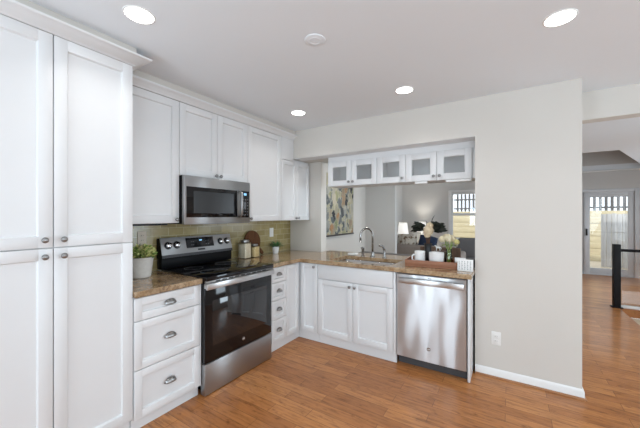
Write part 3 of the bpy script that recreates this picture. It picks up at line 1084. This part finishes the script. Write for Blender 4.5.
def jar(loc, w, h, lid, m, label, rz):
    t = thing('storage_jar', label, 'jar', loc, rz, 'glass storage jars')
    b = MB().box(-w / 2, w / 2, -w / 2, w / 2, 0, h, .010, 3)
    b.build('glass_body', 'jarglass', t)
    MB().box(-w / 2 + .004, w / 2 - .004, -w / 2 + .004, w / 2 - .004, .004, h * .93, .008, 3).build('contents', m, t)
    MB().lathe([(w * .40, h), (w * .44, h + .003), (w * .46, h + .006), (w * .46, h + lid), (w * .42, h + lid + .003), (.0005, h + lid + .003)], n=28).build('lid', 'steel', t)
jar((.110, -.965, .915), .108, .180, .026, 'oats', 'larger square glass jar of oats with steel lid', R(8))
jar((.125, -.832, .915), .094, .128, .022, 'pasta', 'smaller square glass jar of dry pasta with steel lid', R(8))
# round walnut board with a handle, leaning on the tiles
bd = MB()
prof = []
for k in range(41):
    a = R(-45 + 14) + R(332) * k / 40
    prof.append((math.cos(a) * .128, math.sin(a) * .128))
c45, s45 = math.cos(R(-45)), math.sin(R(-45))
for d_, w_ in ((.15, -.022), (.215, -.020), (.228, -.010), (.228, .010), (.215, .020), (.15, .022)):
    prof.append((c45 * d_ - s45 * w_, s45 * d_ + c45 * w_))
bd.poly([(0, y, z) for y, z in prof], (.018, 0, 0))
o = bd.build('cutting_board', 'walnut', bevel=.003)
o.location = (.0295, -.775, .915 + .1745)
o.rotation_euler = (0, R(-6), 0)
tag(o, 'round dark walnut paddle board leaning on the tiles behind the jars', 'cutting board')

def succulent():
    t = thing('potted_plant', 'small green succulent in a white pot near the counter corner', 'plant', (.125, -.455, .915))
    MB().lathe([(.0005, 0), (.030, 0), (.033, .003), (.046, .088), (.043, .090), (.041, .080), (.0005, .080)], n=28, cap=False).build('pot', 'white', t)
    MB().lathe([(.0405, .081), (.0005, .083)], n=20).build('soil', 'soil', t)
    b = MB()
    for k in range(34):
        a = 2.4 * k
        el = R(5 + 55 * k / 34)
        d = (math.cos(a) * math.cos(el), math.sin(a) * math.cos(el), math.sin(el))
        b.leaf((.012 * math.cos(a), .012 * math.sin(a), .082), d, random.uniform(.075, .115), .019, bend=.10, fold=.3)
    b.build('foliage', 'succ', t)
succulent()

# ------------------------------------------------------------------ tray with its things
TR = R(5.5)
tx, ty = 1.79, -.51
tray = thing('serving_tray', 'reddish wood serving tray on the granite above the dishwasher', 'tray', (tx, ty, .915), TR)
TW, TD, TH = .462, .30, .062
b = MB().box(0, TW, 0, TD, 0, .012, .002).box(0, TW, 0, .012, .012, TH, .002).box(0, TW, TD - .012, TD, .012, TH, .002).box(0, .012, .012, TD - .012, .012, TH, .002).box(TW - .012, TW, .012, TD - .012, .012, TH, .002)
b.build('tray_body', 'traywood', tray)
def on_tray(u, v):
    return (tx + u * math.cos(TR) - v * math.sin(TR), ty + u * math.sin(TR) + v * math.cos(TR), .928)
mg = thing('mug', 'white ceramic mug with a handle at the left of the tray', 'mug', on_tray(.118, .13), R(222))
MB().lathe([(.0005, 0), (.036, 0), (.046, .006), (.050, .03), (.050, .122), (.048, .124), (.046, .120), (.045, .03), (.034, .008), (.0005, .008)], n=32, cap=False).build('cup', 'white', mg)
MB().tube([(.048, 0, .088), (.066, 0, .092), (.080, 0, .076), (.080, 0, .048), (.064, 0, .030), (.048, 0, .032)], .007, 10).build('handle', 'white', mg)
bw = thing('bowl', 'wide straight-sided white bowl at the middle of the tray', 'bowl', on_tray(.272, .120))
MB().lathe([(.0005, 0), (.052, 0), (.060, .006), (.067, .05), (.068, .118), (.066, .120), (.064, .117), (.061, .02), (.0005, .010)], n=36, cap=False).build('bowl_body', 'white', bw)
bxx = thing('wooden_box', 'small brown wooden box at the back of the tray behind the bowl', 'box', on_tray(.292, .246), TR)
MB().box(-.055, .055, -.030, .030, 0, .105, .002).build('box_body', 'chairwood', bxx)
MB().box(-.057, .057, -.032, .032, .1055, .120, .002).build('lid', 'chairwood', bxx)
fp = on_tray(.275, .246)
fg = thing('figurine', 'tiny white horse-shaped figurine standing on the brown wooden box', 'figurine', (fp[0], fp[1], fp[2] + .121), R(15))
b = MB().ball((0, 0, .034), (.022, .009, .010))
for lx in (-.015, .015):
    for ly in (-.005, .005):
        b.tube([(lx, ly, .034), (lx * 1.1, ly, .0)], [.0045, .003], 8)
b.tube([(-.016, 0, .036), (-.024, 0, .052), (-.034, 0, .050)], [.007, .0055, .004], 10)
b.tube([(.020, 0, .036), (.028, 0, .028), (.030, 0, .016)], [.004, .003, .002], 8)
b.build('body', 'white', fg)

ma = thing('flower_arrangement', 'cream bloom with dark magnolia leaves in a black vase', 'flowers', on_tray(.180, .240))
MB().lathe([(.0005, 0), (.036, 0), (.040, .01), (.042, .07), (.034, .13), (.034, .165), (.040, .192), (.037, .192), (.030, .165), (.030, .13), (.0005, .12)], n=28, cap=False).build('vase', 'blackplastic', ma)
b = MB()
for k in range(5):
    a = 2 * PI * k / 5
    b.tube([(.01 * math.cos(a), .01 * math.sin(a), .10), (.014 * math.cos(a), .014 * math.sin(a), .21), (.03 * math.cos(a), .03 * math.sin(a), .33)], .005, 7)
b.build('stem', 'brownstem', ma)
b = MB()
for k in range(84):
    side = -1 if k % 2 else 1
    ca, sa = math.cos(R(32)), math.sin(R(32))
    r = random.uniform(.02, .108)
    w_ = random.uniform(-.05, .05)
    p = Vector((side * r * ca - w_ * sa, side * r * sa + w_ * ca, .345 + random.uniform(-.035, .05) * (1 - .3 * r / .13)))
    a = random.uniform(-.8, .8) + (PI if side < 0 else 0) + R(32)
    el = random.uniform(-.35, .75)
    b.leaf(p, (math.cos(a) * math.cos(el), math.sin(a) * math.cos(el), math.sin(el)), random.uniform(.05, .078), random.uniform(.024, .034), up=(random.uniform(-.3, .8), -random.uniform(.4, 1), random.uniform(.0, .8)))
b.leaf((.03, .02, .38), (.1, .0, 1), .10, .032)
b.leaf((.0, .0, .37), (-.25, .0, 1), .06, .03)
b.build('foliage', 'darkleaf', ma)
def blossom(b, c, r, n, petal):
    c = Vector(c)
    b.ball(c, r * .62, 10, 7)
    for k in range(n):
        z = 1 - 2 * (k + .5) / n
        a = 2.4 * k
        q = math.sqrt(max(0, 1 - z * z))
        d = Vector((q * math.cos(a), q * math.sin(a), z))
        t = d.cross(Vector((math.sin(a * 3), math.cos(a * 2), .3))).normalized()
        b.leaf(c + d * r * .75 - t * petal * .4, t + d * .35, petal, petal * .85, up=d, bend=.2, fold=.1)
b = MB()
blossom(b, (.015, -.05, .325), .044, 46, .052)
blossom(b, (.026, -.045, .372), .026, 18, .040)
blossom(b, (.004, -.05, .282), .026, 18, .040)
b.build('bloom', 'petal2', ma)

gv = thing('flower_vase', 'cream hydrangeas in a green-tinted glass vase at the right of the tray', 'flowers', on_tray(.378, .165))
MB().lathe([(.0005, 0), (.026, 0), (.030, .006), (.034, .04), (.030, .08), (.022, .135), (.027, .155), (.0255, .155), (.0205, .135), (.028, .08), (.032, .04), (.028, .010), (.0005, .008)], n=28, cap=False).build('vase', 'greenglass', gv)
b = MB()
for k in range(7):
    a = 2 * PI * k / 7
    b.tube([(.016 * math.cos(a + 2), .016 * math.sin(a + 2), .012), (.010 * math.cos(a), .010 * math.sin(a), .11), (.035 * math.cos(a), .035 * math.sin(a), .225)], .003, 6)
b.build('stem', 'stem', gv)
for c, r in (((-.055, -.01, .245), .036), ((.0, -.035, .26), .042), ((.022, .02, .252), .040), ((-.03, .03, .262), .036)):
    b = MB()
    blossom(b, c, r, 46, .024)
    b.build('blossom', 'petal', gv)
b = MB()
blossom(b, (.068, .0, .222), .026, 24, .022)
b.build('blossom', noisy('pale_yellow_petal', (.62, .56, .20), (.76, .70, .36), 20, .7), gv)
b = MB()
for k in range(10):
    a = 2 * PI * k / 10 + .2
    b.leaf((.02 * math.cos(a), .02 * math.sin(a), .19), (math.cos(a), math.sin(a), .1), .055, .03)
b.build('foliage', 'leaf', gv)

# white cards at the end of the counter
cd = thing('card_stand', 'white standing card with grey print at the counter end', 'card', (2.312, -.492, .915), R(-2))
b = MB().box(-.062, .062, -.010, .010, 0, .102, .002)
b.build('card_block', 'card', cd)
for k in range(5):
    bar = MB()
    x = -.050 + .022 * k
    for q in range(5):
        bar.box(x, x + .006 + .003 * ((q + k) % 2), -.0107, -.0101, .014 + .016 * q, .024 + .016 * q)
    bar.build('print', 'ink', cd)
nb_ = thing('napkin_stack', 'white folded napkins standing behind the printed card', 'napkins', (2.255, -.36, .915), R(4))
for k in range(3):
    MB().box(-.045, .045, -.016 + .011 * k, -.007 + .011 * k, 0, .098 - .004 * k, .003).build('napkin', 'card', nb_)
ph = MB().box(-.045, .045, -.03, .03, 0, .085, .012, 3)
o = ph.build('black_box', 'blackplastic')
o.location = (2.325, -.300, .915)
tag(o, 'small black box half hidden behind the printed card', 'box')

# ------------------------------------------------------------------ dining and living room
pt = thing('painting', 'large abstract canvas of cream, green and slate on the left wall', 'painting', (0, 0, 0))
MB().box(.002, .040, .72, 1.955, 1.062, 2.12, .003).build('canvas', 'painting', pt)
MB().box(.002, .050, .715, 1.96, 1.036, 1.061, .003).build('bottom_strip', 'darkwood', pt)  # dark brown strip along the bottom of the canvas

dt = thing('dining_table', 'dark wood dining table just beyond the pass-through counter', 'table', (1.35, 1.12, 0))
MB().box(-.95, .95, -.48, .48, .715, .755, .006).build('tabletop', 'darkwood', dt)
for sx in (-1, 1):
    for sy in (-1, 1):
        MB().box(sx * .87 - .04, sx * .87 + .04, sy * .40 - .04, sy * .40 + .04, .001, .715, .006).build('leg', 'darkwood', dt)

def dining_chair(label, loc, rz, top):
    t = thing('dining_chair', label, 'chair', loc, rz, 'dining chairs')
    MB().box(-.23, .23, -.22, .22, .44, .48, .012).build('seat', 'chairwood', t)
    MB().box(-.23, .23, -.225, -.195, .56, top, .012).build('backrest', 'chairwood', t)
    for sx in (-1, 1):
        MB().box(sx * .205 - .02, sx * .205 + .02, -.225, -.185, .001, .56, .004).build('leg', 'chairwood', t)
        MB().box(sx * .205 - .02, sx * .205 + .02, .18, .22, .001, .44, .004).build('leg', 'chairwood', t)
dining_chair('brown wooden dining chair back seen just behind the tray', (1.93, .64, 0), 0, 1.02)
dining_chair('brown high-backed chair at the table end next to the beige wall', (2.62, 1.12, 0), R(90), 1.10)

sf = thing('sofa', 'taupe fabric sofa with its back turned to the kitchen', 'sofa', (1.0, 3.5, 0))
MB().box(-.72, .72, -.42, .42, .06, .42, .04, 3).build('base', 'sofa', sf)
MB().box(-.72, .72, -.42, -.20, .40, .76, .06, 4).build('backrest', 'sofa', sf)
for sx in (-1, 1):
    for sy in (-1, 1):
        MB().box(sx * .66 - .025, sx * .66 + .025, sy * .35 - .025, sy * .35 + .025, .001, .065).build('leg', 'darkwood', sf)
for sx in (-1, 1):
    MB().box(sx * .72 - .10, sx * .72 + .10, -.42, .42, .06, .62, .05, 3).build('armrest', 'sofa', sf)
def pillow(label, loc, rot, m, w=.44, h=.42):
    b = MB()
    n = 10
    g = {}
    for s_ in (-1, 1):
        for i in range(n + 1):
            for j in range(n + 1):
                u, v = i / n * 2 - 1, j / n * 2 - 1
                if s_ == 1 and (i in (0, n) or j in (0, n)):
                    g[(1, i, j)] = g[(-1, i, j)]
                    continue
                th = .075 * ((1 - u * u) * (1 - v * v)) ** .45
                g[(s_, i, j)] = b.bm.verts.new((u * w / 2 * (1 - .06 * v * v), s_ * th, v * h / 2 * (1 - .06 * u * u)))
        for i in range(n):
            for j in range(n):
                q = [g[(s_, i, j)], g[(s_, i + 1, j)], g[(s_, i + 1, j + 1)], g[(s_, i, j + 1)]]
                b.bm.faces.new(q if s_ == -1 else q[::-1])
    o = b.build('cushion', m, sharp=60)
    o.location = loc
    o.rotation_euler = rot
    tag(o, label, 'cushion')
pillow('cream cushion with brown flowers leaning on the taupe sofa', (.66, 3.42, .77), (R(-12), 0, R(3)), 'floral')
pillow('navy blue cushion leaning on the taupe sofa beside the floral one', (1.10, 3.42, .75), (R(-12), R(10), R(-4)), 'navy', .40, .42)

ac = thing('armchair', 'blue-grey upholstered armchair below the living room window', 'armchair', (1.95, 4.9, 0))
MB().box(-.38, .38, -.38, .38, .08, .44, .05, 3).build('base', 'greyfab', ac)
for sx in (-1, 1):
    for sy in (-1, 1):
        MB().box(sx * .33 - .025, sx * .33 + .025, sy * .33 - .025, sy * .33 + .025, .001, .085).build('leg', 'darkwood', ac)
MB().box(-.38, .38, -.40, -.22, .40, .86, .06, 4).build('backrest', 'greyfab', ac)
for sx in (-1, 1):
    MB().box(sx * .38 - .08, sx * .38 + .08, -.36, .38, .08, .62, .05, 3).build('armrest', 'greyfab', ac)

def table_lamp(x, y, zt, label):
    st = thing('side_table', label.replace('white table lamp', 'small dark round side table').replace('glowing ', ''), 'table', (x, y, 0), 0, 'lamp tables')
    MB().lathe([(.0005, .565), (.24, .565), (.25, .575), (.25, .59), (.24, .60), (.0005, .60)], n=28, cap=False).build('tabletop', 'darkwood', st)
    MB().cyl((0, 0, .02), (0, 0, .565), .03).build('pedestal', 'darkwood', st)
    MB().lathe([(.0005, .001), (.18, .001), (.18, .02), (.0005, .022)], n=24, cap=False).build('foot', 'darkwood', st)
    t = thing('table_lamp', label, 'lamp', (x, y, .601), 0, 'table lamps')
    z = zt - .601
    MB().lathe([(.0005, 0), (.06, 0), (.075, .02), (.08, .10), (.055, .17), (.022, .21), (.018, z - .30)], n=24).build('base', 'white', t)
    b = MB().lathe([(.140, z - .30), (.100, z)], n=32, cap=False)
    o = b.build('lamp_shade', 'shade', t)
    md = o.modifiers.new('thick', 'SOLIDIFY')
    md.thickness = .003
    lamp('lamp_bulb', 'POINT', (x, y, zt - .14), (0, 0, 0), 24, (1, .93, .84), .04)
table_lamp(.30, 4.32, 1.205, 'glowing white table lamp beside the taupe sofa')
table_lamp(.42, 5.76, 1.205, 'glowing white table lamp against the far grey wall')

# ------------------------------------------------------------------ stair rail and stairs
rx, ry = 4.005, 2.905
sr = thing('stair_railing', 'black square newel post with handrail and glass guard at the stairs', 'railing', (rx, ry, 0))
MB().box(-.042, .042, -.042, .042, .012, .96, .003).build('newel_post', 'blackmetal', sr)
MB().box(-.065, .065, -.065, .065, .001, .014, .003).build('base_plate', 'blackmetal', sr)
MB().box(.042, XR - rx - .01, -.025, .025, .850, .890, .004).build('handrail', 'blackmetal', sr)
MB().box(.06, XR - rx - .02, -.008, .008, .04, .846).build('glass_guard', 'glass', sr)
MB().box(.043, XR - rx - .01, -.018, .018, .002, .045, .003).build('bottom_rail', 'trim', sr)
stc = thing('staircase', 'beige carpeted stairs going down beside the black railing', 'stairs', (4.03, .8, 0))
b = MB()
for k in range(5):
    b.box(.01, .96, .02 + .40 * k, .42 + .40 * k if k < 4 else 2.05, -1.0, -.12 - .10 * (4 - k) * .6)
b.build('tread', 'carpet', stc)
